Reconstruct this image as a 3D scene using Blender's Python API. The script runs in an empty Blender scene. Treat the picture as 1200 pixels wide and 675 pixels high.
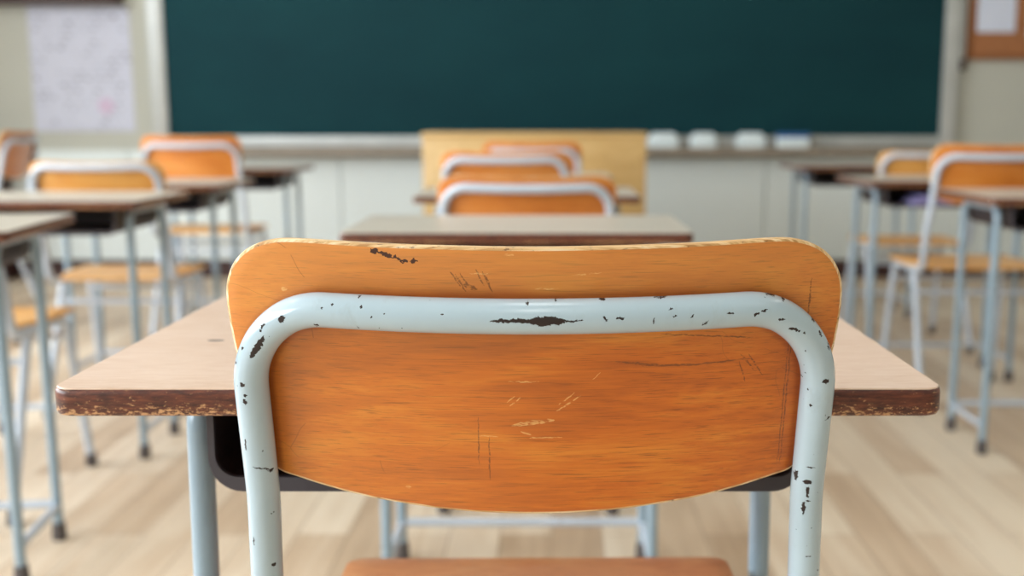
import bpy, bmesh, math, random
from mathutils import Vector, Matrix
random.seed(7)
S = bpy.context.scene
C = S.collection
R = math.radians

# ---------------------------------------------------------------- materials
def srgb(r, g, b):
    f = lambda c: c/12.92 if c <= .04045 else ((c+.055)/1.055)**2.4
    return (f(r/255), f(g/255), f(b/255), 1)

class NT:
    def __init__(s, name):
        s.m = bpy.data.materials.new(name); s.m.use_nodes = True
        s.t = s.m.node_tree; s.b = s.t.nodes['Principled BSDF']
    def n(s, kind, **kw):
        nd = s.t.nodes.new(kind)
        for k, v in kw.items():
            if k.startswith('i_'):
                key = k[2:]; key = int(key) if key.isdigit() else key.replace('_', ' ')
                if hasattr(v, 'is_output'): s.t.links.new(v, nd.inputs[key])
                else: nd.inputs[key].default_value = v
            else: setattr(nd, k, v)
        return nd
    def link(s, a, b): s.t.links.new(a, b)
    def coord(s): return s.n('ShaderNodeTexCoord').outputs['Object']
    def mapping(s, v, scale=(1,1,1), rot=(0,0,0), loc=(0,0,0), kind='POINT'):
        nd = s.n('ShaderNodeMapping', vector_type=kind, i_0=v)
        nd.inputs['Location'].default_value = loc; nd.inputs['Rotation'].default_value = rot
        nd.inputs['Scale'].default_value = scale
        return nd.outputs[0]
    def noise(s, v, scale, detail=4, rough=.5, dist=0):
        return s.n('ShaderNodeTexNoise', i_Vector=v, i_Scale=scale, i_Detail=detail, i_Roughness=rough, i_Distortion=dist)
    def ramp(s, f, stops, interp='LINEAR'):
        nd = s.n('ShaderNodeValToRGB', i_0=f); cr = nd.color_ramp; cr.interpolation = interp
        while len(cr.elements) < len(stops): cr.elements.new(.5)
        for e, (p, c) in zip(cr.elements, stops):
            e.position = p; e.color = c if len(c) == 4 else (*c, 1)
        return nd.outputs[0]
    def mix(s, f, a, b, mode='MIX'):
        nd = s.n('ShaderNodeMix', data_type='RGBA', blend_type=mode)
        for sock, v in ((nd.inputs[0], f), (nd.inputs[6], a), (nd.inputs[7], b)):
            if hasattr(v, 'is_output'): s.link(v, sock)
            else: sock.default_value = v
        return nd.outputs[2]
    def math(s, op, a, b=0, clamp=False):
        nd = s.n('ShaderNodeMath', operation=op, use_clamp=clamp)
        for i, v in enumerate((a, b)):
            if hasattr(v, 'is_output'): s.link(v, nd.inputs[i])
            else: nd.inputs[i].default_value = v
        return nd.outputs[0]
    def vadd(s, a, b):
        nd = s.n('ShaderNodeVectorMath', operation='ADD')
        for i, v in enumerate((a, b)):
            if hasattr(v, 'is_output'): s.link(v, nd.inputs[i])
            else: nd.inputs[i].default_value = v
        return nd.outputs[0]
    def jitter(s, v, scale, amp):
        nz = s.noise(v, scale, 3).outputs['Color']
        a = s.vadd(nz, (-.5, -.5, -.5))
        nd = s.n('ShaderNodeVectorMath', operation='SCALE'); s.link(a, nd.inputs[0]); nd.inputs['Scale'].default_value = amp
        return s.vadd(v, nd.outputs[0])
    def blobs(s, v, items):
        """union of ellipses (x, z, half width, half height, angle) in the thing's own x-z plane"""
        acc = None; v1 = v
        for i, (x, z, a, b, ang) in enumerate(items):
            if i % 6 == 5:      # evaluate in batches, keeps the shader within the renderer's memory limit
                nd = s.n('ShaderNodeVectorMath', operation='MULTIPLY_ADD', i_0=acc); nd.inputs[1].default_value = (1e-9,)*3
                s.link(v1, nd.inputs[2]); v = nd.outputs[0]
            p = s.mapping(v, scale=(a, 1e4, b), rot=(0, -R(ang), 0), loc=(x, 0, z), kind='TEXTURE')
            L = s.n('ShaderNodeVectorMath', operation='LENGTH', i_0=p).outputs['Value']
            acc = L if acc is None else s.math('MINIMUM', acc, L)
        return acc
    def bump(s, h, strength=.2, dist=.001):
        nd = s.n('ShaderNodeBump', i_Height=h); nd.inputs['Strength'].default_value = strength
        nd.inputs['Distance'].default_value = dist
        s.link(nd.outputs[0], s.b.inputs['Normal'])
    def base(s, c):
        if hasattr(c, 'is_output'): s.link(c, s.b.inputs['Base Color'])
        else: s.b.inputs['Base Color'].default_value = c
    def rough(s, r):
        if hasattr(r, 'is_output'): s.link(r, s.b.inputs['Roughness'])
        else: s.b.inputs['Roughness'].default_value = r

def plain(name, col, rough=.5, metal=0, var=.06, vs=6, coat=0):
    m = NT(name); c = srgb(*col)
    nz = m.noise(m.coord(), vs, 5).outputs[0]
    d = tuple(x*(1-var*2) for x in c[:3])+(1,); l = tuple(min(1, x*(1+var)) for x in c[:3])+(1,)
    m.base(m.ramp(nz, [(.3, d), (.7, l)])); m.rough(rough); m.b.inputs['Metallic'].default_value = metal
    m.b.inputs['Coat Weight'].default_value = coat
    return m.m

def wood(name, dark, mid, light, rough=.35, coat=.25, worn=False):
    m = NT(name); v0 = m.coord()
    rnd = m.n('ShaderNodeObjectInfo').outputs['Random']
    v = v0 if worn else m.vadd(v0, m.n('ShaderNodeCombineXYZ', i_X=m.math('MULTIPLY', rnd, 7)).outputs[0])
    big = m.noise(m.mapping(v, (5, 5, 16)), 1.0, 3, .5, .6).outputs[0]
    fig = m.noise(m.mapping(v, (9, 30, 60)), 1.0, 5, .6, 1.2).outputs[0]
    fine = m.noise(m.mapping(v, (14, 200, 420)), 1.0, 4, .65, .3).outputs[0]
    f = m.math('ADD', m.math('ADD', m.math('MULTIPLY', big, .5), m.math('MULTIPLY', fig, .3)), m.math('MULTIPLY', fine, .2))
    col = m.ramp(f, [(.34, srgb(*dark)), (.5, srgb(*mid)), (.64, srgb(*light))])
    pores = m.noise(m.mapping(v, (30, 300, 1300)), 1.0, 3, .6).outputs[0]
    pf = m.ramp(pores, [(.55, (0,0,0)), (.72, (1,1,1))])
    col = m.mix(m.math('MULTIPLY', pf, .7 if worn else .38), col, srgb(*[int(c*.62) for c in dark]))
    if worn:
        # paler strip above the tube, lighting and varnish tone put into its colour
        sep = m.n('ShaderNodeSeparateXYZ', i_0=m.jitter(v0, 9, .03))
        up = m.n('ShaderNodeMapRange', i_Value=sep.outputs['Z'])
        up.inputs['From Min'].default_value = .735; up.inputs['From Max'].default_value = .80
        col = m.mix(m.math('MULTIPLY', up.outputs[0], .42), col, srgb(222, 160, 88))
        lf = m.n('ShaderNodeMapRange', i_Value=sep.outputs['X'])  # left side painted lighter, window light put into the wood colour
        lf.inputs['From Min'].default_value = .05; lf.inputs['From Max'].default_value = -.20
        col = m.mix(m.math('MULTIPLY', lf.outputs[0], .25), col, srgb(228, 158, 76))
        # grime line rubbed in along the outside of the tube
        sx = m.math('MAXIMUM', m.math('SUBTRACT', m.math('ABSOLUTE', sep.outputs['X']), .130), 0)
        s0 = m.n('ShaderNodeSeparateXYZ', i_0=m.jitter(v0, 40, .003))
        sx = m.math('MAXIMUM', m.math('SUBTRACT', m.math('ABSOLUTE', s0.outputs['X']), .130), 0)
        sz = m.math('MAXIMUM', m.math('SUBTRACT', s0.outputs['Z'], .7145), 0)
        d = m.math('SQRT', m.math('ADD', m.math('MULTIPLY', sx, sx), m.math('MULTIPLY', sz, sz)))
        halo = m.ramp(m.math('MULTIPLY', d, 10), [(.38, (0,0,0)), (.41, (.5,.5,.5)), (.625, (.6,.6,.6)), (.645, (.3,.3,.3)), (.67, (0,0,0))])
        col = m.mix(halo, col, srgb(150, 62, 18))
        vj = m.jitter(v0, 260, .0022)
        brk = m.noise(m.mapping(v0, (300, 300, 900)), 1, 3).outputs[0]
        dk = m.blobs(m.jitter(v0, 500, .0045), PDARK)
        col = m.mix(m.math('LESS_THAN', dk, 1), col, srgb(58, 22, 10))
        fd = m.math('MULTIPLY', m.math('LESS_THAN', m.blobs(vj, PFINE), 1.15), m.ramp(brk, [(.34, (0,0,0)), (.5, (.75,.75,.75))]))
        col = m.mix(fd, col, srgb(105, 58, 22))
        lt = m.math('MULTIPLY', m.math('LESS_THAN', m.blobs(vj, PLIGHT), .95), m.ramp(brk, [(.38, (0,0,0)), (.52, (.6,.6,.6))]))
        col = m.mix(lt, col, srgb(238, 190, 120))
        # random hair scratches
        w = m.n('ShaderNodeTexVoronoi', feature='DISTANCE_TO_EDGE', i_Vector=m.mapping(m.jitter(v0, 8, .1), (9, 1, 22), (0, .5, 0)), i_Scale=1.2).outputs[0]
        gate = m.noise(v0, 14, 2).outputs[0]
        sc = m.math('MULTIPLY', m.math('LESS_THAN', w, .003), m.math('GREATER_THAN', gate, .57))
        col = m.mix(m.math('MULTIPLY', sc, .4), col, srgb(132, 74, 28))
    m.base(col); m.rough(rough); m.b.inputs['Coat Weight'].default_value = coat
    m.b.inputs['Coat Roughness'].default_value = .25
    m.bump(fine, .12, .0006)
    return m.m

def paint(name, col, chips=None, rough=.28):
    """cool white enamel on steel tube"""
    m = NT(name); v = m.coord(); c = srgb(*col)
    nz = m.noise(v, 12, 4).outputs[0]
    out = m.ramp(nz, [(.3, tuple(x*.9 for x in c[:3])), (.7, c[:3])])
    sp = m.noise(v, 260 if chips else 120, 2, .5).outputs[0]
    gate = m.noise(v, 22, 2).outputs[0]
    mask = m.math('MULTIPLY', m.math('GREATER_THAN', sp, .735), m.math('GREATER_THAN', gate, .50))
    if chips:
        vj = m.jitter(m.jitter(v, 380, .0030), 900, .0022)
        mask = m.math('MAXIMUM', mask, m.math('LESS_THAN', m.blobs(vj, chips), 1))
        # faint grey rub marks
        rub = m.ramp(m.noise(m.mapping(v, (60, 60, 25)), 1, 5, .7).outputs[0], [(.60, (0,0,0)), (.74, (1,1,1))])
        out = m.mix(m.math('MULTIPLY', rub, .22), out, srgb(150, 158, 160))
    out = m.mix(mask, out, srgb(30, 12, 9))
    m.base(out); m.rough(m.mix(mask, (rough,)*3+(1,), (.75,)*3+(1,)))
    m.b.inputs['Coat Weight'].default_value = .3
    m.bump(m.math('MULTIPLY', mask, -1), .35, .0006)
    return m.m

TUBE= [(-0.0029, 0.7649, 0.02415, 0.0014, 0), (0.0062, 0.7647, 0.01144, 0.00286, 0), (-0.1718, 0.744, 0.0093, 0.00199, 55), (-0.1539, 0.763, 0.00196, 0.00229, 0), (-0.1672, 0.7577, 0.00197, 0.00099, 40), (-0.1686, 0.7548, 0.00099, 0.00099, 0), (-0.1327, 0.7597, 0.00162, 0.00084, 0), (-0.1826, 0.7421, 0.00107, 0.0012, 0), (-0.1885, 0.7319, 0.00067, 0.00101, 0), (-0.1849, 0.7178, 0.00169, 0.00136, 0), (-0.1837, 0.7105, 0.00102, 0.00102, 0), (-0.1845, 0.7063, 0.00136, 0.00205, 0), (-0.1041, 0.7721, 0.00064, 0.00096, 0), (-0.1063, 0.7769, 0.00064, 0.00064, 0), (-0.1065, 0.759, 0.00065, 0.00065, 0), (-0.1222, 0.7727, 0.00077, 0.00077, 0), (-0.1282, 0.7709, 0.00077, 0.00064, 0), (0.0405, 0.7767, 0.0019, 0.00095, 0), (-0.0045, 0.7746, 0.00095, 0.00095, 0), (0.0123, 0.7767, 0.00063, 0.00126, 0), (0.0506, 0.7662, 0.00255, 0.00083, 0), (0.0419, 0.7658, 0.00064, 0.00191, 20), (0.0235, 0.7649, 0.00509, 0.00051, 0), (0.0758, 0.7776, 0.00444, 0.00095, 0), (0.0818, 0.771, 0.00128, 0.00064, 0), (0.084, 0.7667, 0.0009, 0.00064, 0), (0.0712, 0.7642, 0.00045, 0.00192, 0), (0.1026, 0.7618, 0.00258, 0.00052, 30), (0.1181, 0.7675, 0.00258, 0.00064, 0), (0.1345, 0.7664, 0.00194, 0.00084, 10), (0.1394, 0.7683, 0.00194, 0.00065, 10), (0.1447, 0.7768, 0.00323, 0.00071, -10), (0.1529, 0.774, 0.0013, 0.00065, -20), (0.1508, 0.7623, 0.00196, 0.00072, 0), (0.1591, 0.7554, 0.00394, 0.00092, -15), (0.166, 0.7527, 0.00106, 0.00079, 0), (0.1731, 0.7602, 0.00066, 0.00198, 20), (0.178, 0.7509, 0.00066, 0.00199, 20), (0.1847, 0.742, 0.00067, 0.00267, 10), (0.1836, 0.719, 0.00271, 0.00135, 0), (0.1702, 0.7209, 0.00067, 0.00067, 0), (0.1794, 0.6469, 0.00281, 0.00141, 0), (0.1728, 0.65, 0.00084, 0.0042, 0), (0.1801, 0.6398, 0.00106, 0.00424, 0), (0.1786, 0.627, 0.00092, 0.00497, 0), (0.1804, 0.6578, 0.0028, 0.00063, 0), (0.185, 0.5897, 0.00182, 0.00051, 0), (0.1882, 0.6927, 0.00206, 0.00055, 30), (-0.1784, 0.658, 0.00629, 0.00049, -15), (-0.1736, 0.6558, 0.0014, 0.00091, 0), (-0.1875, 0.6756, 0.00069, 0.00417, 0), (-0.1899, 0.6026, 0.00058, 0.00361, 0), (-0.1788, 0.5837, 0.00109, 0.00145, 30)]
PDARK= [(-0.097, 0.8045, 0.00256, 0.00192, 0), (-0.0907, 0.8025, 0.00577, 0.00128, -20), (-0.0835, 0.8002, 0.00256, 0.00096, -30), (-0.0789, 0.7985, 0.00256, 0.00103, 0), (-0.0734, 0.7985, 0.00224, 0.00115, 25)]
PFINE= [(-0.0485, 0.7873, 0.00514, 0.00051, -60), (-0.0453, 0.7849, 0.00579, 0.00051, -60), (-0.0421, 0.7857, 0.00578, 0.00045, -55), (-0.0392, 0.7822, 0.00386, 0.00129, -20), (-0.0333, 0.7882, 0.00513, 0.00045, -65), (-0.0292, 0.7866, 0.00577, 0.00051, -65), (-0.0277, 0.784, 0.0045, 0.00039, -70), (0.0667, 0.7311, 0.01464, 0.00053, -6), (0.0873, 0.7296, 0.01804, 0.0006, 0), (0.1157, 0.7304, 0.02016, 0.00054, 4), (0.1358, 0.7298, 0.00676, 0.00054, -50), (0.1415, 0.7277, 0.00813, 0.00047, -55), (0.1328, 0.7235, 0.00678, 0.00041, -70), (0.1625, 0.7027, 0.00042, 0.04151, 0), (0.1643, 0.7086, 0.00041, 0.0483, 0), (0.108, 0.7487, 0.02655, 0.0004, -4), (0.174, 0.7711, 0.00047, 0.01203, 0), (-0.0367, 0.6778, 0.00041, 0.01504, 0), (-0.0299, 0.6656, 0.00041, 0.01375, 0)]
PLIGHT= [(-0.0014, 0.6911, 0.0149, 0.00163, 8), (-0.006, 0.6836, 0.00408, 0.00061, -25), (0.0059, 0.6805, 0.01227, 0.00048, 0), (0.0211, 0.7044, 0.01009, 0.00061, 35), (0.0194, 0.7074, 0.00806, 0.00047, 38), (-0.0128, 0.7057, 0.0047, 0.00047, 40), (-0.0155, 0.7074, 0.00403, 0.0004, 45), (0.0313, 0.7904, 0.0096, 0.00045, 5), (-0.0073, 0.7197, 0.01066, 0.00053, 0), (0.0391, 0.7235, 0.00466, 0.00033, 45), (-0.0306, 0.6815, 0.00682, 0.00048, 0), (-0.0839, 0.6429, 0.0021, 0.00091, 0), (-0.0156, 0.8027, 0.00318, 0.00064, 0), (-0.157, 0.7785, 0.00198, 0.00132, 0), (0.0072, 0.7813, 0.00772, 0.00045, 0), (-0.0338, 0.7909, 0.0064, 0.00038, 0)]
LAMP, DAY, EXPO = 7.0, 118, -0.38

M = {}
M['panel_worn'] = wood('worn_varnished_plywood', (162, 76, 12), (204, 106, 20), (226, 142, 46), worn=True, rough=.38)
M['panel'] = wood('varnished_plywood', (196, 108, 36), (218, 132, 52), (232, 156, 80))
M['panel_pale'] = wood('pale_varnished_plywood', (212, 140, 62), (230, 164, 84), (240, 184, 108))
M['seat'] = wood('seat_plywood', (214, 148, 80), (234, 178, 108), (244, 200, 136), rough=.4)
M['paint_worn'] = paint('chipped_white_enamel', (180, 202, 216), TUBE, rough=.2)
M['paint'] = paint('white_enamel', (196, 207, 222), rough=.22)
M['paint_grey'] = paint('blue_grey_enamel', (146, 168, 184))
M['rubber'] = plain('grey_rubber', (88, 82, 82), .8)
M['tray_dark'] = plain('dark_tray_steel', (46, 38, 42), .5)
M['tray_rim'] = plain('grey_tray_rim', (66, 62, 70), .45)
M['sticker'] = plain('white_sticker', (235, 235, 245), .6)

def ply_edge():
    m = NT('plywood_edge'); v = m.coord()
    sep = m.n('ShaderNodeSeparateXYZ', i_0=v)
    st = m.noise(m.mapping(v, (12, 900, 60)), 1, 3).outputs[0]
    c = m.ramp(st, [(.35, srgb(186, 138, 84)), (.5, srgb(228, 192, 140)), (.66, srgb(246, 226, 190))])
    sp = m.noise(m.mapping(v, (160, 400, 400)), 1, 4, .7).outputs[0]
    c = m.mix(m.ramp(sp, [(.6, (0,0,0)), (.68, (.8,.8,.8))]), c, srgb(92, 60, 44))
    m.base(c); m.rough(.55); return m.m
M['ply_edge'] = ply_edge()

def edge_brown():
    m = NT('worn_brown_edge'); v = m.coord()
    n1 = m.noise(m.mapping(v, (60, 60, 320)), 1, 5, .65).outputs[0]
    c = m.ramp(n1, [(.35, srgb(58, 22, 14)), (.55, srgb(98, 46, 30)), (.7, srgb(128, 70, 44))])
    n2 = m.noise(m.mapping(v, (170, 170, 420)), 1, 5, .75).outputs[0]
    sep = m.n('ShaderNodeSeparateXYZ', i_0=v)
    low = m.n('ShaderNodeMapRange', i_Value=sep.outputs['Z'])      # lower lip rubbed bare
    low.inputs['From Min'].default_value = .693; low.inputs['From Max'].default_value = .682
    g = m.noise(m.mapping(v, (12, 12, 12)), 1, 2).outputs[0]
    h = m.math('ADD', n2, m.math('MULTIPLY', m.math('MULTIPLY', low.outputs[0], g), .26))
    c = m.mix(m.ramp(h, [(.62, (0,0,0)), (.69, (1,1,1))]), c, srgb(206, 158, 112))
    m.base(c); m.rough(.4); m.b.inputs['Coat Weight'].default_value = .2; m.bump(n2, .3, .0008)
    return m.m
M['edge'] = edge_brown()

def laminate():
    m = NT('pale_laminate'); v = m.coord()
    a = m.noise(m.mapping(v, (40, 260, 1)), 1, 5, .65, .5).outputs[0]
    b = m.noise(m.mapping(v, (2, 9, 1)), 1, 3).outputs[0]
    f = m.math('ADD', m.math('MULTIPLY', a, .6), m.math('MULTIPLY', b, .4))
    c = m.ramp(f, [(.35, srgb(216, 186, 164)), (.5, srgb(228, 202, 184)), (.66, srgb(238, 216, 200))])
    d = m.mapping(v, scale=(.007, .0035, 1e4), loc=(-.237, -.038, 0), kind='TEXTURE')
    L = m.n('ShaderNodeVectorMath', operation='LENGTH', i_0=d).outputs['Value']
    c = m.mix(m.math('LESS_THAN', L, 1), c, srgb(96, 84, 84))
    m.base(c); m.rough(.3); return m.m
M['laminate'] = laminate()

M['laminate_grey'] = plain('grey_beige_laminate', (206, 200, 188), .3, var=.03)

def floor_mat():
    m = NT('oak_plank_floor'); v = m.coord()
    sw = m.mapping(v, rot=(0, 0, R(90)))
    br = m.n('ShaderNodeTexBrick', i_Vector=sw, i_Scale=1.0)
    br.offset = .37; br.inputs['Mortar Size'].default_value = .0012
    br.inputs['Brick Width'].default_value = 1.1; br.inputs['Row Height'].default_value = .11
    br.inputs['Color1'].default_value = (0, 0, 0, 1); br.inputs['Color2'].default_value = (1, 1, 1, 1)
    br.inputs['Mortar'].default_value = (.3, .3, .3, 1)
    g = m.noise(m.mapping(sw, (2.2, 26, 1)), 1, 5, .6, .6).outputs[0]
    big = m.noise(v, 1.1, 3).outputs[0]
    f = m.math('ADD', m.math('MULTIPLY', br.outputs[0], .32), m.math('ADD', m.math('MULTIPLY', g, .45), m.math('MULTIPLY', big, .35)))
    c = m.ramp(f, [(.28, srgb(166, 138, 110)), (.5, srgb(206, 182, 155)), (.72, srgb(230, 214, 192))])
    c = m.mix(m.math('MULTIPLY', br.outputs[1], .6), c, srgb(110, 84, 62))
    m.base(c); m.rough(.38); return m.m
M['floor'] = floor_mat()

M['wall'] = plain('cream_wall_paint', (186, 186, 176), .8, var=.02, vs=2)
M['wainscot'] = plain('pale_grey_green_panel', (226, 234, 234), .6, var=.02, vs=2)
M['ceiling'] = plain('white_ceiling', (235, 235, 230), .9, var=.02)
M['skirting'] = plain('dark_brown_skirting', (62, 34, 32), .5)
M['board'] = None
def board():
    m = NT('green_chalkboard'); v = m.coord()
    n = m.noise(m.mapping(v, (.7, 1, 1.6)), 1, 5, .6).outputs[0]
    m.base(m.ramp(n, [(.3, srgb(16, 54, 62)), (.7, srgb(22, 66, 72))])); m.rough(.75)
    m.b.inputs['Specular IOR Level'].default_value = .15
    return m.m
M['board'] = board()
M['alu'] = plain('satin_aluminium', (190, 192, 190), .45, metal=.25)
M['ledge'] = plain('grey_brown_tray', (150, 138, 124), .5)
M['lectern'] = wood('pale_lectern_ply', (196, 158, 98), (210, 174, 114), (220, 188, 132), rough=.45)
M['dark_wood'] = plain('dark_brown_wood', (58, 28, 26), .5)
M['cork'] = plain('brown_cork', (164, 108, 68), .85, var=.12, vs=60)
M['cork_frame'] = plain('brown_frame', (140, 86, 44), .5)
M['paper_blue'] = plain('white_paper', (214, 220, 238), .8, var=.02)
M['eraser_white'] = plain('white_felt', (226, 238, 242), .7, var=.03)
M['eraser_blue'] = plain('blue_plastic', (40, 100, 170), .4)
M['lilac'] = plain('lilac_cloth', (142, 138, 190), .7)

def poster():
    m = NT('printed_poster'); v = m.coord()
    c = srgb(200, 202, 218)
    # rows of small faint printed characters, thickest towards the upper part
    b = m.n('ShaderNodeTexBrick', i_Vector=m.mapping(v, (1, 1, 1), (R(90), 0, 0)), i_Scale=1)
    b.inputs['Brick Width'].default_value = .055; b.inputs['Row Height'].default_value = .034
    b.inputs['Mortar Size'].default_value = .009
    b.inputs['Color1'].default_value = (1,1,1,1); b.inputs['Color2'].default_value = (.2,.2,.2,1); b.inputs['Mortar'].default_value = (0,0,0,1)
    n = m.noise(v, 9, 3).outputs[0]; n2 = m.noise(v, 60, 3).outputs[0]
    f = m.math('MULTIPLY', m.math('MULTIPLY', b.outputs[0], m.ramp(n, [(.44, (0,0,0)), (.56, (1,1,1))])), m.math('GREATER_THAN', n2, .46))
    col = m.mix(m.math('MULTIPLY', f, .8), c, srgb(96, 94, 112))
    pk = m.blobs(m.jitter(v, 30, .02), [(.125, -.20, .048, .045, 0)])
    col = m.mix(m.math('MULTIPLY', m.math('LESS_THAN', pk, 1), .6), col, srgb(206, 168, 200))
    m.base(col); m.rough(.7); return m.m
M['poster'] = poster()

# ---------------------------------------------------------------- mesh helpers
def link(name, bm, mats, parent=None, loc=(0,0,0), smooth=True, rotz=0):
    me = bpy.data.meshes.new(name); bmesh.ops.recalc_face_normals(bm, faces=bm.faces); bm.to_mesh(me); bm.free()
    for mt in (mats if isinstance(mats, (list, tuple)) else [mats]): me.materials.append(mt)
    if smooth:
        me.polygons.foreach_set('use_smooth', [True]*len(me.polygons))
        try: me.set_sharp_from_angle(angle=R(42))
        except Exception: pass
    o = bpy.data.objects.new(name, me); C.objects.link(o); o.location = loc; o.rotation_euler.z = rotz
    if parent: o.parent = parent
    return o

def empty(name, loc=(0,0,0), rotz=0):
    o = bpy.data.objects.new(name, None); C.objects.link(o); o.location = loc; o.rotation_euler.z = rotz
    o.empty_display_size = .1
    return o

def tag(o, label=None, cat=None, group=None, kind=None):
    for k, v in (('label', label), ('category', cat), ('group', group), ('kind', kind)):
        if v: o[k] = v
    return o

def copy_tree(o, parent=None):
    c = o.copy(); C.objects.link(c)
    for k in ('label', 'group'):
        if parent is None and k in c: del c[k]
    c.parent = parent
    for ch in list(o.children): copy_tree(ch, c)
    return c

def box(bm, c, s, bev=0, mi=0, seg=2):
    n0 = set(bm.verts)
    r = bmesh.ops.create_cube(bm, size=1); vs = r['verts']
    for v in vs: v.co = Vector((v.co.x*s[0]+c[0], v.co.y*s[1]+c[1], v.co.z*s[2]+c[2]))
    es = {e for v in vs for e in v.link_edges}
    if bev:
        r2 = bmesh.ops.bevel(bm, geom=list(es), offset=bev, segments=seg, profile=.5, affect='EDGES')
    for f in bm.faces:
        if all(v not in n0 for v in f.verts): f.material_index = mi

def fillet(pts, r, seg=8):
    """polyline with rounded corners; r = radius or list per inner corner"""
    pts = [Vector(p) for p in pts]; out = [pts[0]]
    for i in range(1, len(pts)-1):
        rr = r[i-1] if isinstance(r, (list, tuple)) else r
        a, b, c = pts[i-1], pts[i], pts[i+1]
        d1 = (a-b).normalized(); d2 = (c-b).normalized(); ang = d1.angle(d2)
        if ang > math.pi-.02 or rr == 0: out.append(b); continue
        t = min(rr/math.tan(ang/2), (a-b).length*.49, (c-b).length*.49); rr = t*math.tan(ang/2)
        cen = b+(d1+d2).normalized()*(rr/math.sin(ang/2))
        s = b+d1*t-cen; e = b+d2*t-cen; tot = s.angle(e); ax = s.cross(e).normalized()
        for k in range(seg+1): out.append(cen+Matrix.Rotation(tot*k/seg, 3, ax) @ s)
    out.append(pts[-1]); return out

def tube(bm, pts, r, seg=20, cap=True):
    pts = [Vector(p) for p in pts]
    P = [pts[0]]
    for p in pts[1:]:
        if (p-P[-1]).length > 1e-5: P.append(p)
    T = []
    for i in range(len(P)):
        t = (P[min(i+1, len(P)-1)]-P[max(i-1, 0)]).normalized(); T.append(t)
    up = Vector((0,0,1)) if abs(T[0].z) < .9 else Vector((0,1,0))
    nrm = (up-T[0]*up.dot(T[0])).normalized(); rings = []
    for i, p in enumerate(P):
        nrm = (nrm-T[i]*nrm.dot(T[i])).normalized(); bn = T[i].cross(nrm)
        rr = r[i] if isinstance(r, list) else r
        rings.append([bm.verts.new(p+nrm*rr*math.cos(2*math.pi*k/seg)+bn*rr*math.sin(2*math.pi*k/seg)) for k in range(seg)])
    for a, b in zip(rings, rings[1:]):
        for k in range(seg): bm.faces.new((a[k], a[(k+1) % seg], b[(k+1) % seg], b[k]))
    if cap: bm.faces.new(rings[0][::-1]); bm.faces.new(rings[-1])

def offset_poly(P, d):
    n = len(P); out = []
    for i in range(n):
        a, b, c = Vector(P[i-1]), Vector(P[i]), Vector(P[(i+1) % n])
        e1 = (b-a); e2 = (c-b)
        n1 = Vector((-e1.y, e1.x)).normalized(); n2 = Vector((-e2.y, e2.x)).normalized()
        m_ = (n1+n2).normalized(); k = 1/max(.4, m_.dot(n1)); out.append(b+m_*d*k)
    return out          # positive d moves inwards for a counter-clockwise outline

def resample(P, step):
    out = []
    n = len(P)
    for i in range(n):
        a, b = Vector(P[i]), Vector(P[(i+1) % n]); L = (b-a).length; k = max(1, int(L/step))
        for j in range(k): out.append(a+(b-a)*j/k)
    return out

def slab(bm, outline, prof, put, face_mat=0, rim_mat=1, rings=8):
    """outline ccw 2D; prof = [(inset, depth)...] from near face to far face; put(u, v, depth) -> 3D"""
    L = []
    for ins, dep in prof: L.append(([p for p in offset_poly(outline, ins)], dep))
    cen = sum((Vector(p) for p in outline), Vector((0, 0)))/len(outline)
    def ringv(pp, dep): return [bm.verts.new(put(p[0], p[1], dep)) for p in pp]
    R_ = [ringv(*l) for l in L]; n = len(outline)
    for a, b in zip(R_, R_[1:]):
        for k in range(n):
            f = bm.faces.new((a[k], a[(k+1) % n], b[(k+1) % n], b[k])); f.material_index = rim_mat
    for end, sgn in ((0, -1), (-1, 1)):
        prev = R_[end]; pp, dep = L[end]
        for j in range(1, rings):
            s = 1-j/rings
            cur = ringv([cen+(p-cen)*s for p in pp], dep)
            for k in range(n):
                f = bm.faces.new((prev[k], prev[(k+1) % n], cur[(k+1) % n], cur[k])); f.material_index = face_mat
            prev = cur
        c = bm.verts.new(put(cen.x, cen.y, dep))
        for k in range(n):
            f = bm.faces.new((prev[k], prev[(k+1) % n], c)); f.material_index = face_mat

def rrect(x0, y0, x1, y1, r, seg=6):
    rs = r if isinstance(r, (list, tuple)) else [r]*4
    out = []
    for (cx, cy, a0), rr in zip(((x1, y0, -90), (x1, y1, 0), (x0, y1, 90), (x0, y0, 180)), rs):
        sx = -1 if cx == x1 else 1; sy = -1 if cy == y1 else 1
        for k in range(seg+1):
            a = R(a0+90*k/seg); out.append(Vector((cx+sx*rr+rr*math.cos(a), cy+sy*rr+rr*math.sin(a))))
    return out

# ---------------------------------------------------------------- the chair
TH = math.tan(R(13))
def back_y(u, z):            # the backrest leans towards the viewer at the top and is curved round the sitter's back
    return TH*(.72-z)-.026*(1-(u/.19)**2)-.009

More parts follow.
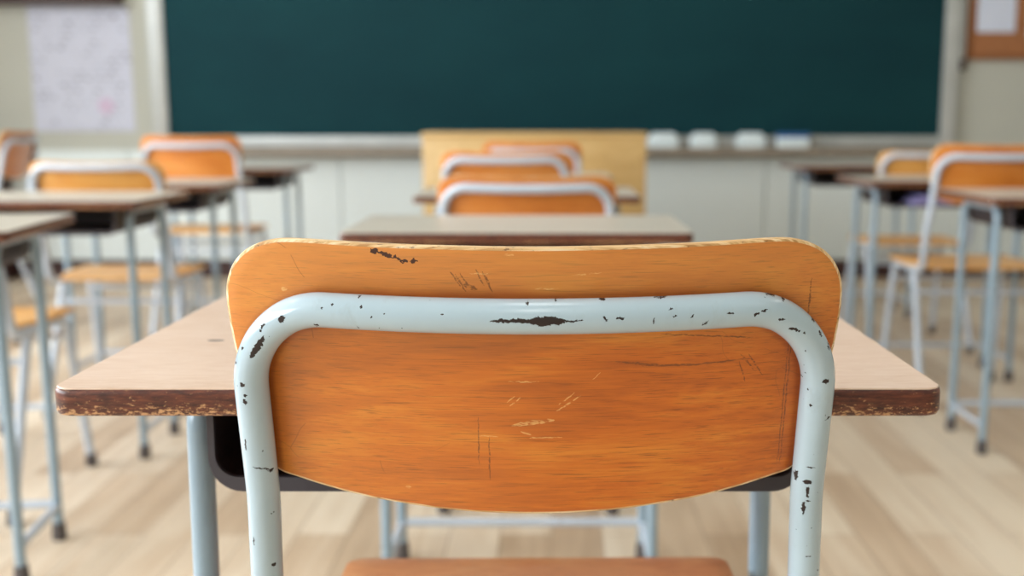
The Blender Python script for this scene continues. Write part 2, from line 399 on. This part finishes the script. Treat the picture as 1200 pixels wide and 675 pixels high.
def chair_outline():
    half = [(0, .8070), (.06, .8078), (.10, .8088), (.145, .8108), (.163, .8098), (.177, .8050), (.1875, .7965), (.1942, .785),
            (.1968, .772), (.1966, .755), (.1948, .735), (.1905, .705), (.1840, .675), (.1780, .6560), (.172, .6490),
            (.160, .6452), (.138, .6392), (.115, .6340), (.09, .6300), (.06, .6263), (.03, .6243), (0, .6237)]
    pts = [Vector(p) for p in half]
    sm = []                                   # Catmull-Rom through the points
    for i in range(len(pts)-1):
        p0 = pts[i-1] if i else Vector((-pts[1].x, pts[1].y)); p1, p2 = pts[i], pts[i+1]
        p3 = pts[i+2] if i+2 < len(pts) else Vector((-pts[-2].x, pts[-2].y))
        for k in range(5):
            t = k/5
            sm.append(.5*((2*p1)+(p2-p0)*t+(2*p0-5*p1+4*p2-p3)*t*t+(3*p1-p0-3*p2+p3)*t**3))
    sm.append(pts[-1])
    full = sm+[Vector((-p.x, p.y)) for p in sm[-2:0:-1]]
    return full[::-1]                         # counter-clockwise

def make_chair(name, mats, tube_top=.7665, rings=14):
    pm, fm, sm_ = mats
    root = empty(name)
    # backrest: bent plywood with bare layered rim
    bm = bmesh.new()
    put = lambda u, z, d: Vector((u, back_y(u, z)+d, z))
    slab(bm, chair_outline(), [(.0020, .0035), (.0006, .0042), (0, .0058), (0, .0110), (.0008, .0134), (.003, .0148)], put, 0, 1, rings)
    link('backrest', bm, [pm, M['ply_edge']], root)
    # back frame: one tube, inverted U, bending forward under the seat as side rails
    r = .0109; zt = tube_top; uw = .1825
    path2 = [(-.1872, .560), (-.1822, .635), (-.1819, zt), (.1819, zt), (.1822, .635), (.1872, .560)]
    f2 = fillet([Vector((a, b, 0)) for a, b in path2], [.3, .053, .053, .3], 20)
    dense = []
    for a, b in zip(f2, f2[1:]):
        k = max(1, int((b-a).length/.012)); dense += [a+(b-a)*j/k for j in range(k)]
    dense.append(f2[-1])
    top = [Vector((p.x, back_y(p.x, p.y)-.0085, p.y+.003*(min(1, abs(p.x)/.15)**2-.3)*max(0, min(1, (p.y-.70)/(zt-.70)))**2)) for p in dense]
    def tail(sx):
        y0 = back_y(.1872, .56)-.0085
        return fillet([(sx*.1872, y0, .56), (sx*.186, y0+.030, .437-.0125), (sx*.180, .27, .4165)], .045, 8)
    pts = tail(-1)[::-1][:-1]+top+tail(1)[1:]
    bm = bmesh.new(); tube(bm, pts, r, 24); link('back_frame', bm, fm, root)
    # front legs continue the rails, rear legs splay backwards
    for sx in (-1, 1):
        bm = bmesh.new()
        p = fillet([(sx*.180, .262, .4168), (sx*.180, .320, .4155), (sx*.190, .392, .020)], .045, 8)
        tube(bm, p, r, 20); lg = link('leg', bm, fm, root)
        bm = bmesh.new(); tube(bm, [(sx*.1897, .3895, .036), (sx*.190, .393, .004), (sx*.190, .393, .0)], [.0135, .0150, .0140], 16)
        link('rubber_foot', bm, M['rubber'], lg)
        bm = bmesh.new(); tube(bm, [(sx*.181, .125, .414), (sx*.192, -.020, .020)], r, 20)
        lg = link('leg', bm, fm, root)
        bm = bmesh.new(); tube(bm, [(sx*.1915, -.014, .036), (sx*.192, -.021, .004), (sx*.192, -.021, .0)], [.0135, .0150, .0140], 16)
        link('rubber_foot', bm, M['rubber'], lg)
    for (y, z) in ((.330, .365), (.103, .352)):
        bm = bmesh.new(); tube(bm, [(-.182, y, z), (.182, y, z)], .0085, 14); link('stretcher', bm, fm, root)
    # seat: shaped board, narrower between the posts, waisted by a shallow saddle
    bm = bmesh.new()
    o = [(-.160, .052), (.160, .052), (.166, .085), (.176, .125), (.194, .165), (.194, .320), (.194, .360), (-.194, .360), (-.194, .320), (-.194, .165), (-.176, .125), (-.166, .085)]
    o3 = fillet([Vector((0, .052, 0))]+[Vector((a, b, 0)) for a, b in o[1:]]+[Vector((-.160, .052, 0)), Vector((0, .052, 0))],
                [.02, .1, .1, .1, .1, .03, .03, .1, .1, .1, .1, .02], 5)
    o2 = resample([Vector((p.x, p.y)) for p in o3[:-1]], .02)
    sad = lambda u, v, d: Vector((u, v, .4405-d-.007*max(0, 1-(u/.17)**2)*max(0, 1-((v-.17)/.14)**2)-.006*max(0, (v-.33)/.042)**2))
    slab(bm, o2, [(.003, 0), (.001, .0008), (0, .003), (0, .009), (.002, .012)], sad, 0, 0, 8)
    link('seat', bm, sm_, root)
    return root

# ---------------------------------------------------------------- the desk
def make_desk(name, yn=-.105, tx=0):
    root = empty(name)
    bm = bmesh.new()
    put = lambda u, v, d: Vector((u, v, .6992-d))
    o = resample(rrect(-.3, -.2, .3, .2, .014, 8), .04)
    slab(bm, o, [(.0018, 0), (.0005, .0010), (0, .0035), (0, .0155), (.0014, .0182), (.004, .0192)], put, 1, 0, 3)
    tt = link('tabletop', bm, [M['edge'], M['edge']], root)
    bm = bmesh.new()
    o = resample(rrect(-.2988, -.1988, .2988, .1988, .013, 8), .04)
    slab(bm, o, [(.0004, -.0009), (0, -.0004), (0, .0002)], put, 0, 0, 3)
    tag(link('laminate', bm, M['laminate'], tt), 'pale pinkish beige laminate surface')
    # open book tray, U-shaped sheet with rounded lower corners
    prof = fillet([(tx-.218, 0, .680), (tx-.218, 0, .607), (tx+.218, 0, .607), (tx+.218, 0, .680)], .024, 8)
    inn = fillet([(tx-.2155, 0, .680), (tx-.2155, 0, .6095), (tx+.2155, 0, .6095), (tx+.2155, 0, .680)], .0215, 8)
    bm = bmesh.new()
    rows = []
    for y in (-.135, .155):
        rows.append([bm.verts.new((p.x, y, p.z)) for p in prof]+[bm.verts.new((p.x, y, p.z)) for p in inn[::-1]])
    n = len(rows[0])
    for k in range(n): bm.faces.new((rows[0][k], rows[0][(k+1) % n], rows[1][(k+1) % n], rows[1][k]))
    m_ = n//2
    for rw in rows:
        for k in range(m_-1): bm.faces.new((rw[k], rw[k+1], rw[n-2-k], rw[n-1-k]))
    bk = [bm.verts.new((p.x, .153, p.z)) for p in inn]; bm.faces.new(bk)
    tr = link('book_tray', bm, M['tray_dark'], root, smooth=False)
    bm = bmesh.new()
    a = fillet([(tx-.219, 0, .680), (tx-.219, 0, .606), (tx+.219, 0, .606), (tx+.219, 0, .680)], .025, 8)
    b = fillet([(tx-.214, 0, .680), (tx-.214, 0, .617), (tx+.214, 0, .617), (tx+.214, 0, .680)], .017, 8)
    rows = []
    for y in (-.139, -.134):
        rows.append([bm.verts.new((p.x, y, p.z)) for p in a]+[bm.verts.new((p.x, y, p.z)) for p in b[::-1]])
    n = len(rows[0]); m_ = n//2
    for k in range(n): bm.faces.new((rows[0][k], rows[0][(k+1) % n], rows[1][(k+1) % n], rows[1][k]))
    for rw in rows:
        for k in range(m_-1): bm.faces.new((rw[k], rw[k+1], rw[n-2-k], rw[n-1-k]))
    tag(link('rim', bm, M['tray_rim'], tr, smooth=False), 'grey rim round the tray opening')
    yf, ux = .120, .241
    for sx in (-1, 1):
        for y in (yn, yf):
            bm = bmesh.new(); ym = (yn+yf)/2
            tube(bm, fillet([(sx*ux, ym, .669), (sx*ux, y, .669), (sx*(ux+.004), y, .030)], .034, 8), .0102, 20)
            lg = link('leg', bm, M['paint_grey'], root)
            bm = bmesh.new(); tube(bm, [(sx*(ux+.004), y, .038), (sx*(ux+.004), y, .006), (sx*(ux+.004), y, 0)], [.0130, .0150, .0140], 16)
            link('rubber_foot', bm, M['rubber'], lg)
        bm = bmesh.new(); tube(bm, [(sx*(ux+.004), yn, .075), (sx*(ux+.004), yf, .075)], .0085, 14)
        link('side_rail', bm, M['paint'], root)
    bm = bmesh.new(); tube(bm, [(-ux-.004, yf, .080), (ux+.004, yf, .080)], .0088, 14)
    link('crossbar', bm, M['paint'], root)
    return root

# ---------------------------------------------------------------- place the furniture
M['seat_front'] = wood('reddish_seat_plywood', (192, 108, 58), (216, 138, 84), (230, 162, 108), rough=.4)
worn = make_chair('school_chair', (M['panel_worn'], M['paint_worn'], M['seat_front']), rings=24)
worn.location = (-.0104, .687, 0); worn.rotation_euler.z = R(.6)
for o in worn.children:
    if o.name.startswith('leg') or o.name.startswith('stretcher'): o.data.materials[0] = M['paint']
tag(worn, 'worn wooden school chair nearest the viewer, white tube frame with chipped paint', 'chair')

low = make_chair('school_chair', (M['panel'], M['paint'], M['seat']), tube_top=.772)
mid = make_chair('school_chair', (M['panel'], M['paint'], M['seat']), tube_top=.782)
high = make_chair('school_chair', (M['panel_pale'], M['paint'], M['seat']), tube_top=.792)
used = set()
def chair(proto, x, y, label, group=None, s=1.0, rz=0):
    o = proto if proto not in used else copy_tree(proto)
    used.add(proto)
    o.location = (x, y+.005, 0); o.rotation_euler.z = R(rz); o.scale = (1, 1, s)
    tag(o, label, 'chair', group); return o
G = 'school chairs standing behind the front one'
chair(mid, -.053, 2.345, 'orange wooden chair in the middle row, second behind the worn front chair', G, .948, -1)
chair(mid, -.140, 3.27, 'orange chair in the middle row, half hidden by the chair in front of it', G, .985)
chair(low, -.075, 4.225, 'farthest middle-row chair, just in front of the pale lectern', G, 1.0, -4)
chair(high, -1.385, 2.275, 'chair on the left whose yellow seat shows beneath the nearest left desk', G, .97, 0)
chair(high, -1.332, 3.15, 'left chair with white tube level with its top rim, behind a brown-edged desk', G, .952, 1)
chair(low, -1.41, 4.22, 'left chair with broad orange back below the left corner of the chalkboard', G, 1.028, 0)
chair(low, -2.20, 4.40, 'orange chair at far left turned sideways under the white poster', G, 1.05, 97)
chair(low, 1.327, 3.20, 'large orange-backed chair at the right edge, behind the right front desk', G, 1.012, 0)
chair(high, 1.425, 4.05, 'right chair with white tube mostly hidden behind the large orange-backed chair', G, .960)

desk0 = make_desk('school_desk', -.075, .004); first = [True]; desk1 = make_desk('school_desk'); first1 = [True]
def desk(cx, y0, z, label, rz=0, dep=0):
    if first[0]: o = desk0; first[0] = False
    elif first1[0]: o = desk1; first1[0] = False
    else: o = copy_tree(desk1)
    o.location = (cx, y0+.2, 0); o.rotation_euler.z = R(rz); o.scale = (1, 1, z/.70)
    tag(o, label, 'desk', 'school desks in rows'); return o
d1 = desk(-.0368, .7045, .7028, 'nearest school desk with worn dark brown edge, right behind the front chair')
d1.scale.x = 1.017
d2 = desk(-.059, 1.79, .698, 'middle-row desk whose pale top shows just above the front chair back')
tb = [c for c in d2.children if c.name.startswith('tabletop')][0].children[0]
tb.data = tb.data.copy(); tb.data.materials[0] = M['laminate_grey']; tb['label'] = 'pale grey-beige laminate surface'
d2.scale.y = .87; d2.location.y -= .026
desk(-.064, 2.80, .691, 'middle-row desk behind the second chair, its dark edge showing on both sides')
desk(-.083, 3.77, .690, 'farthest middle-row desk, standing in front of the pale lectern')
desk(-1.28, 1.825, .692, 'nearest left desk, turned slightly, its far corner entering the frame', 7.5)
desk(-1.325, 2.64, .690, 'left desk with long dark red-brown edge reaching in from the left')
desk(-1.345, 3.38, .688, 'left desk under the broad orange chair back', 0)
desk(-1.375, 4.47, .693, 'farthest left desk below the left end of the chalk tray')
desk(1.405, 2.68, .695, 'nearest right desk, its pinkish top crossing the orange chair back')
desk(1.335, 3.50, .694, 'second right desk with something lilac in its tray')
desk(1.382, 4.70, .695, 'farthest right desk below the right end of the chalkboard')

# white sticker on the rim of the near desk's tray
bm = bmesh.new(); box(bm, (-.172, -.1398, .6118), (.010, .0008, .0055), .0003)
st = link('sticker', bm, M['sticker'], [c for c in d1.children if c.name.startswith('book_tray')][0]); st['label'] = 'small white sticker on the tray rim'

# cloth thing in the second right desk's tray
bm = bmesh.new()
box(bm, (0, 0, .012), (.15, .17, .020), .008, seg=3); box(bm, (.01, -.01, .030), (.12, .13, .014), .006, seg=3)
tag(link('pencil_case', bm, M['lilac'], None, (1.27, 3.625, .6095*.694/.70+.003)), 'lilac pencil case lying in the tray of the second right desk', 'pencil case')

# ---------------------------------------------------------------- lectern
L = empty('lectern', (-.074, 4.68, 0))
bm = bmesh.new(); box(bm, (0, .01, .42), (.975, .018, .80), .003); link('front_panel', bm, M['lectern'], L)
for sx in (-1, 1):
    bm = bmesh.new(); box(bm, (sx*.4785, .20, .42), (.018, .36, .80), .003); link('side_panel', bm, M['lectern'], L)
bm = bmesh.new(); box(bm, (0, .20, .829), (.985, .41, .022), .005); tag(link('top', bm, M['lectern'], L), 'slightly browner top board')
bm = bmesh.new(); box(bm, (0, .22, .45), (.938, .34, .018), .002); link('shelf', bm, M['lectern'], L)
bm = bmesh.new(); box(bm, (0, .20, .012), (.96, .37, .024), .003); link('plinth', bm, M['dark_wood'], L)
tag(L, 'pale plywood teacher lectern standing before the chalkboard', 'lectern')

# ---------------------------------------------------------------- room shell
YW = 6.10; XL, XR, YB, H = -4.1, 4.1, -3.2, 3.0
def struct(name, bm, mat, smooth=False, parent=None):
    o = link(name, bm, mat, parent, smooth=smooth)
    if parent is None: o['kind'] = 'structure'
    return o
bm = bmesh.new(); box(bm, ((XL+XR)/2, (YB+YW)/2, -.05), (XR-XL+.4, YW-YB+.4, .10)); struct('floor', bm, M['floor'])
bm = bmesh.new(); box(bm, ((XL+XR)/2, (YB+YW)/2, H+.05), (XR-XL+.4, YW-YB+.4, .10)); struct('ceiling', bm, M['ceiling'])
bm = bmesh.new(); box(bm, ((XL+XR)/2, YW+.05+.02, H/2), (XR-XL, .10, H)); struct('wall_front', bm, M['wall'])
bm = bmesh.new(); box(bm, ((XL+XR)/2, YB-.05, H/2), (XR-XL, .10, H)); struct('wall_back', bm, M['wall'])
bm = bmesh.new(); box(bm, (XR+.05, (YB+YW)/2, H/2), (.10, YW-YB+.3, H)); struct('wall_right', bm, M['wall'])
# left wall with a band of windows
bm = bmesh.new()
wz0, wz1 = .85, 2.65
box(bm, (XL-.05, (YB+YW)/2, wz0/2), (.10, YW-YB+.3, wz0))
box(bm, (XL-.05, (YB+YW)/2, (wz1+H)/2), (.10, YW-YB+.3, H-wz1))
wins = [(-2.8, -.75), (-.45, 1.6), (1.9, 3.95)]
edges = [YB-.15]+[e for w in wins for e in w]+[YW+.15]
for a, b in zip(edges[::2], edges[1::2]): box(bm, (XL-.05, (a+b)/2, (wz0+wz1)/2), (.10, b-a, wz1-wz0))
struct('wall_left', bm, M['wall'])
gm = NT('window_glass'); tr_ = gm.n('ShaderNodeBsdfTransparent'); gl = gm.n('ShaderNodeBsdfGlossy'); gl.inputs['Roughness'].default_value = .02
mx = gm.n('ShaderNodeMixShader', i_0=.06); gm.link(tr_.outputs[0], mx.inputs[1]); gm.link(gl.outputs[0], mx.inputs[2])
gm.link(mx.outputs[0], gm.t.nodes['Material Output'].inputs[0])
for i, (a, b) in enumerate(wins):
    bm = bmesh.new(); mid = (a+b)/2; zc = (wz0+wz1)/2
    for (y, w) in ((a+.02, .04), (b-.02, .04), (mid, .05)): box(bm, (XL-.04, y, zc), (.05, w, wz1-wz0), .003)
    for z in (wz0+.02, wz1-.02): box(bm, (XL-.04, mid, z), (.05, b-a, .04), .003)
    wo = struct('window_%d' % (i+1), bm, M['alu'])
    bm = bmesh.new(); box(bm, (XL-.045, mid, zc), (.005, b-a-.04, wz1-wz0-.04)); struct('pane', bm, gm.m, parent=wo)
    bm = bmesh.new(); box(bm, (XL+.03, mid, wz0-.015), (.12, b-a+.06, .03), .004); struct('sill', bm, M['alu'], parent=wo)

# wainscot panels under the board, with joints
bm = bmesh.new(); xs = [-3.62, -2.41, -1.2, .01, 1.22, 2.43, 3.64]
xs = [XL]+xs+[XR]
for a, b in zip(xs, xs[1:]): box(bm, ((a+b)/2, YW+.010, .415), (b-a-.006, .020, .625), .002)
struct('trim_1', bm, M['wainscot'])
bm = bmesh.new(); box(bm, ((XL+XR)/2, YW+.002, .048), (XR-XL, .036, .096), .004); struct('baseboard_front', bm, M['skirting'])
bm = bmesh.new(); box(bm, (XR-.008, (YB+YW)/2-.02, .048), (.016, YW-YB-.06, .096), .004); struct('baseboard_right', bm, M['skirting'])
bm = bmesh.new(); box(bm, (XL+.008, (YB+YW)/2-.02, .048), (.016, YW-YB-.06, .096), .004); struct('baseboard_left', bm, M['skirting'])

# ---------------------------------------------------------------- chalkboard
bx0, bx1, bz0, bz1 = -2.155, 2.19, .808, 2.15
B = empty('chalkboard', ((bx0+bx1)/2, YW, bz0))
hw = (bx1-bx0)/2; hh = bz1-bz0
bm = bmesh.new(); box(bm, (0, 0, hh/2), (hw*2, .030, hh), .002); tag(link('board_surface', bm, M['board'], B), 'dark green writing surface')
bm = bmesh.new()
for sx in (-1, 1): box(bm, (sx*(hw+.045), -.005, hh/2-.01), (.09, .050, hh+.12), .006)
for z in (-.031, hh+.031): box(bm, (0, -.005, z), (hw*2, .050, .062), .006)
link('frame', bm, M['alu'], B)
bm = bmesh.new()
box(bm, (0, -.075, -.075), (hw*2+.1, .13, .012), .003); box(bm, (0, -.139, -.082), (hw*2+.1, .010, .040), .003)
box(bm, (0, -.02, -.095), (hw*2+.1, .02, .04), .003)
tag(link('chalk_tray', bm, M['ledge'], B), 'grey-brown tray along the lower edge')
tag(B, 'long dark green chalkboard in a pale metal frame on the far wall', 'chalkboard')

# erasers on the chalk tray
def eraser(x, w, lab, top):
    r = empty('chalk_eraser', (x, YW-.078, bz0-.0678))
    bm = bmesh.new()
    o = rrect(-w/2, -.030, w/2, .030, .02, 6)
    slab(bm, o, [(.012, -.086), (.006, -.082), (.002, -.070), (0, -.050), (0, -.030)] if top is None else [(0, -.060), (0, -.030)], lambda u, v, d: Vector((u*(1 if -d < .05 else 1-.22*(-d-.05)/.036), v, -d)), 0, 0, 3)
    link('body', bm, M['eraser_white'], r)
    bm = bmesh.new(); box(bm, (0, 0, .015), (w*.94, .054, .030), .003); link('felt_pad', bm, M['eraser_white'], r)
    if top:
        bm = bmesh.new(); box(bm, (0, 0, .072), (w*.98, .058, .024), .006); tag(link('handle', bm, top, r), 'blue plastic back')
    tag(r, lab, 'eraser', 'erasers on the chalk tray')
eraser(.625, .175, 'white rounded chalkboard eraser right beside the lectern on the chalk tray', None)
eraser(.850, .150, 'white rounded eraser on the tray, second from the lectern', None)
eraser(1.115, .165, 'white rounded eraser on the tray, next to the blue-backed one', None)
eraser(1.350, .185, 'blue-backed eraser on the chalk tray', M['eraser_blue'])

# ---------------------------------------------------------------- things on the far wall
def facing_sheet(name, w, h, loc, mat, label, cat, tilt=0):
    bm = bmesh.new(); n = 10; th = .0015
    slab(bm, resample(rrect(-w/2, -h/2, w/2, h/2, .004, 2), .05), [(0, 0), (0, th)],
         lambda u, v, d: Vector((u, d+.004*math.sin(u*7+v*3)-.004, v)), 0, 0, 4)
    o = link(name, bm, mat, None, loc); o.rotation_euler.y = tilt
    return tag(o, label, cat)
facing_sheet('poster', .565, .685, (-2.64, YW+.0175, 1.176), M['poster'], 'large white poster with faint print and a pink spot on the far wall', 'poster', R(0))
Q = empty('wall_shelf', (-2.77, YW+.02, 1.578))
bm = bmesh.new(); box(bm, (0, -.05, -.03), (.78, .10, .04), .004); link('lower_rail', bm, M['dark_wood'], Q)
bm = bmesh.new(); box(bm, (0, -.012, .16), (.78, .02, .34), .003); link('back_board', bm, M['dark_wood'], Q)
bm = bmesh.new(); box(bm, (0, -.05, .34), (.78, .10, .02), .003); link('upper_rail', bm, M['dark_wood'], Q)
tag(Q, 'dark brown wooden wall shelf above the white poster, only its underside showing', 'shelf')

N = empty('notice_board', (2.73, YW+.02, 1.245))
bm = bmesh.new(); box(bm, (0, -.012, .40), (.78, .018, .78), .002); link('cork_panel', bm, M['cork'], N)
bm = bmesh.new()
for sx in (-1, 1): box(bm, (sx*.392, -.016, .40), (.028, .030, .83), .004)
for z in (-.001, .801): box(bm, (0, -.016, z), (.80, .030, .028), .004)
link('frame', bm, M['cork_frame'], N)
tag(N, 'brown cork notice board in the upper right corner', 'notice board')
facing_sheet('notice', .215, .32, (2.475, YW-.006, 1.54), M['paper_blue'], 'white notice pinned to the left part of the cork board', 'paper')
facing_sheet('notice', .20, .34, (2.755, YW-.006, 1.52), M['paper_blue'], 'white notice on the cork board cut off by the frame edge', 'paper')
P = empty('pointer_stick', (2.302, YW-.003, 1.20))
bm = bmesh.new(); tube(bm, [(0, 0, .03), (0, 0, .98)], .010, 12); link('rod', bm, M['alu'], P)
bm = bmesh.new(); tube(bm, [(0, 0, -.028), (0, 0, -.018), (0, 0, .022), (0, 0, .034)], [.012, .021, .021, .012], 14); tag(link('end_cap', bm, M['dark_wood'], P), 'dark knob at the lower end')
tag(P, 'pale rod with a dark end knob hanging beside the cork board', 'pointer')

# low dark cabinet at the left
K = empty('cabinet', (-3.42, 5.88, 0))
bm = bmesh.new(); box(bm, (0, 0, .375), (.72, .38, .74), .006); link('body', bm, M['dark_wood'], K)
for sx in (-1, 1):
    bm = bmesh.new(); box(bm, (sx*.178, -.196, .38), (.345, .014, .66), .004); d_ = link('door', bm, M['dark_wood'], K)
    bm = bmesh.new(); tube(bm, [(sx*.03, -.214, .33), (sx*.03, -.214, .43)], .006, 10)
    for z in (.34, .42): tube(bm, [(sx*.03, -.214, z), (sx*.03, -.2, z)], .005, 8)
    link('handle', bm, M['alu'], d_)
tag(K, 'low dark brown cabinet against the far wall at the left edge', 'cabinet')

# ---------------------------------------------------------------- ceiling lamps (above the frame)
em = NT('lamp_diffuser'); em.b.inputs['Emission Color'].default_value = (1, .98, .95, 1); em.b.inputs['Emission Strength'].default_value = LAMP
em.base((.9, .9, .9, 1))
lp = None
for x in (-2.2, 0.0, 2.2):
    for y in (-1.4, 1.2, 3.8):
        if lp is None:
            lp = empty('ceiling_lamp')
            bm = bmesh.new(); box(bm, (0, 0, -.02), (.30, 1.25, .04), .006); link('housing', bm, M['ceiling'], lp)
            bm = bmesh.new(); box(bm, (0, 0, -.052), (.24, 1.20, .024), .008); link('diffuser', bm, em.m, lp)
            o = lp
        else: o = copy_tree(lp)
        o.location = (x, y, H)
        tag(o, 'white fluorescent ceiling lamp, one of nine in a grid above the desks', 'lamp', 'ceiling lamps')

# ---------------------------------------------------------------- daylight
w = bpy.data.worlds.new('sky'); S.world = w; w.use_nodes = True
nt = w.node_tree; bg = nt.nodes['Background']; bg.inputs[0].default_value = (.80, .90, 1, 1); bg.inputs[1].default_value = 1.0
for (a, b) in wins:
    ld = bpy.data.lights.new('window_daylight', 'AREA'); ld.shape = 'RECTANGLE'; ld.size = wz1-wz0; ld.size_y = b-a
    ld.energy = DAY*(b-a); ld.color = (.90, .96, 1)
    lo = bpy.data.objects.new('window_daylight', ld); C.objects.link(lo)
    lo.location = (XL-.35, (a+b)/2, (wz0+wz1)/2+.15); lo.rotation_euler = (0, R(-78), 0)

# ---------------------------------------------------------------- camera
cd = bpy.data.cameras.new('camera'); cam = bpy.data.objects.new('camera', cd); C.objects.link(cam)
cd.sensor_width = 36; cd.lens = 37.5; cd.shift_x = -46/1200
cam.location = (0, 0, .881); cam.rotation_euler = (R(90)-math.atan(193.5/1250), 0, 0)
cd.clip_start = .05
cd.dof.use_dof = True; cd.dof.focus_distance = .665; cd.dof.aperture_fstop = 4.6; cd.dof.aperture_blades = 0
S.camera = cam
S.view_settings.view_transform = 'Standard'; S.view_settings.look = 'None'; S.view_settings.gamma = 1
S.view_settings.use_curve_mapping = False; S.view_settings.exposure = EXPO
S.cycles.use_denoising = True
S.cycles.max_bounces = 8; S.cycles.sample_clamp_indirect = 6
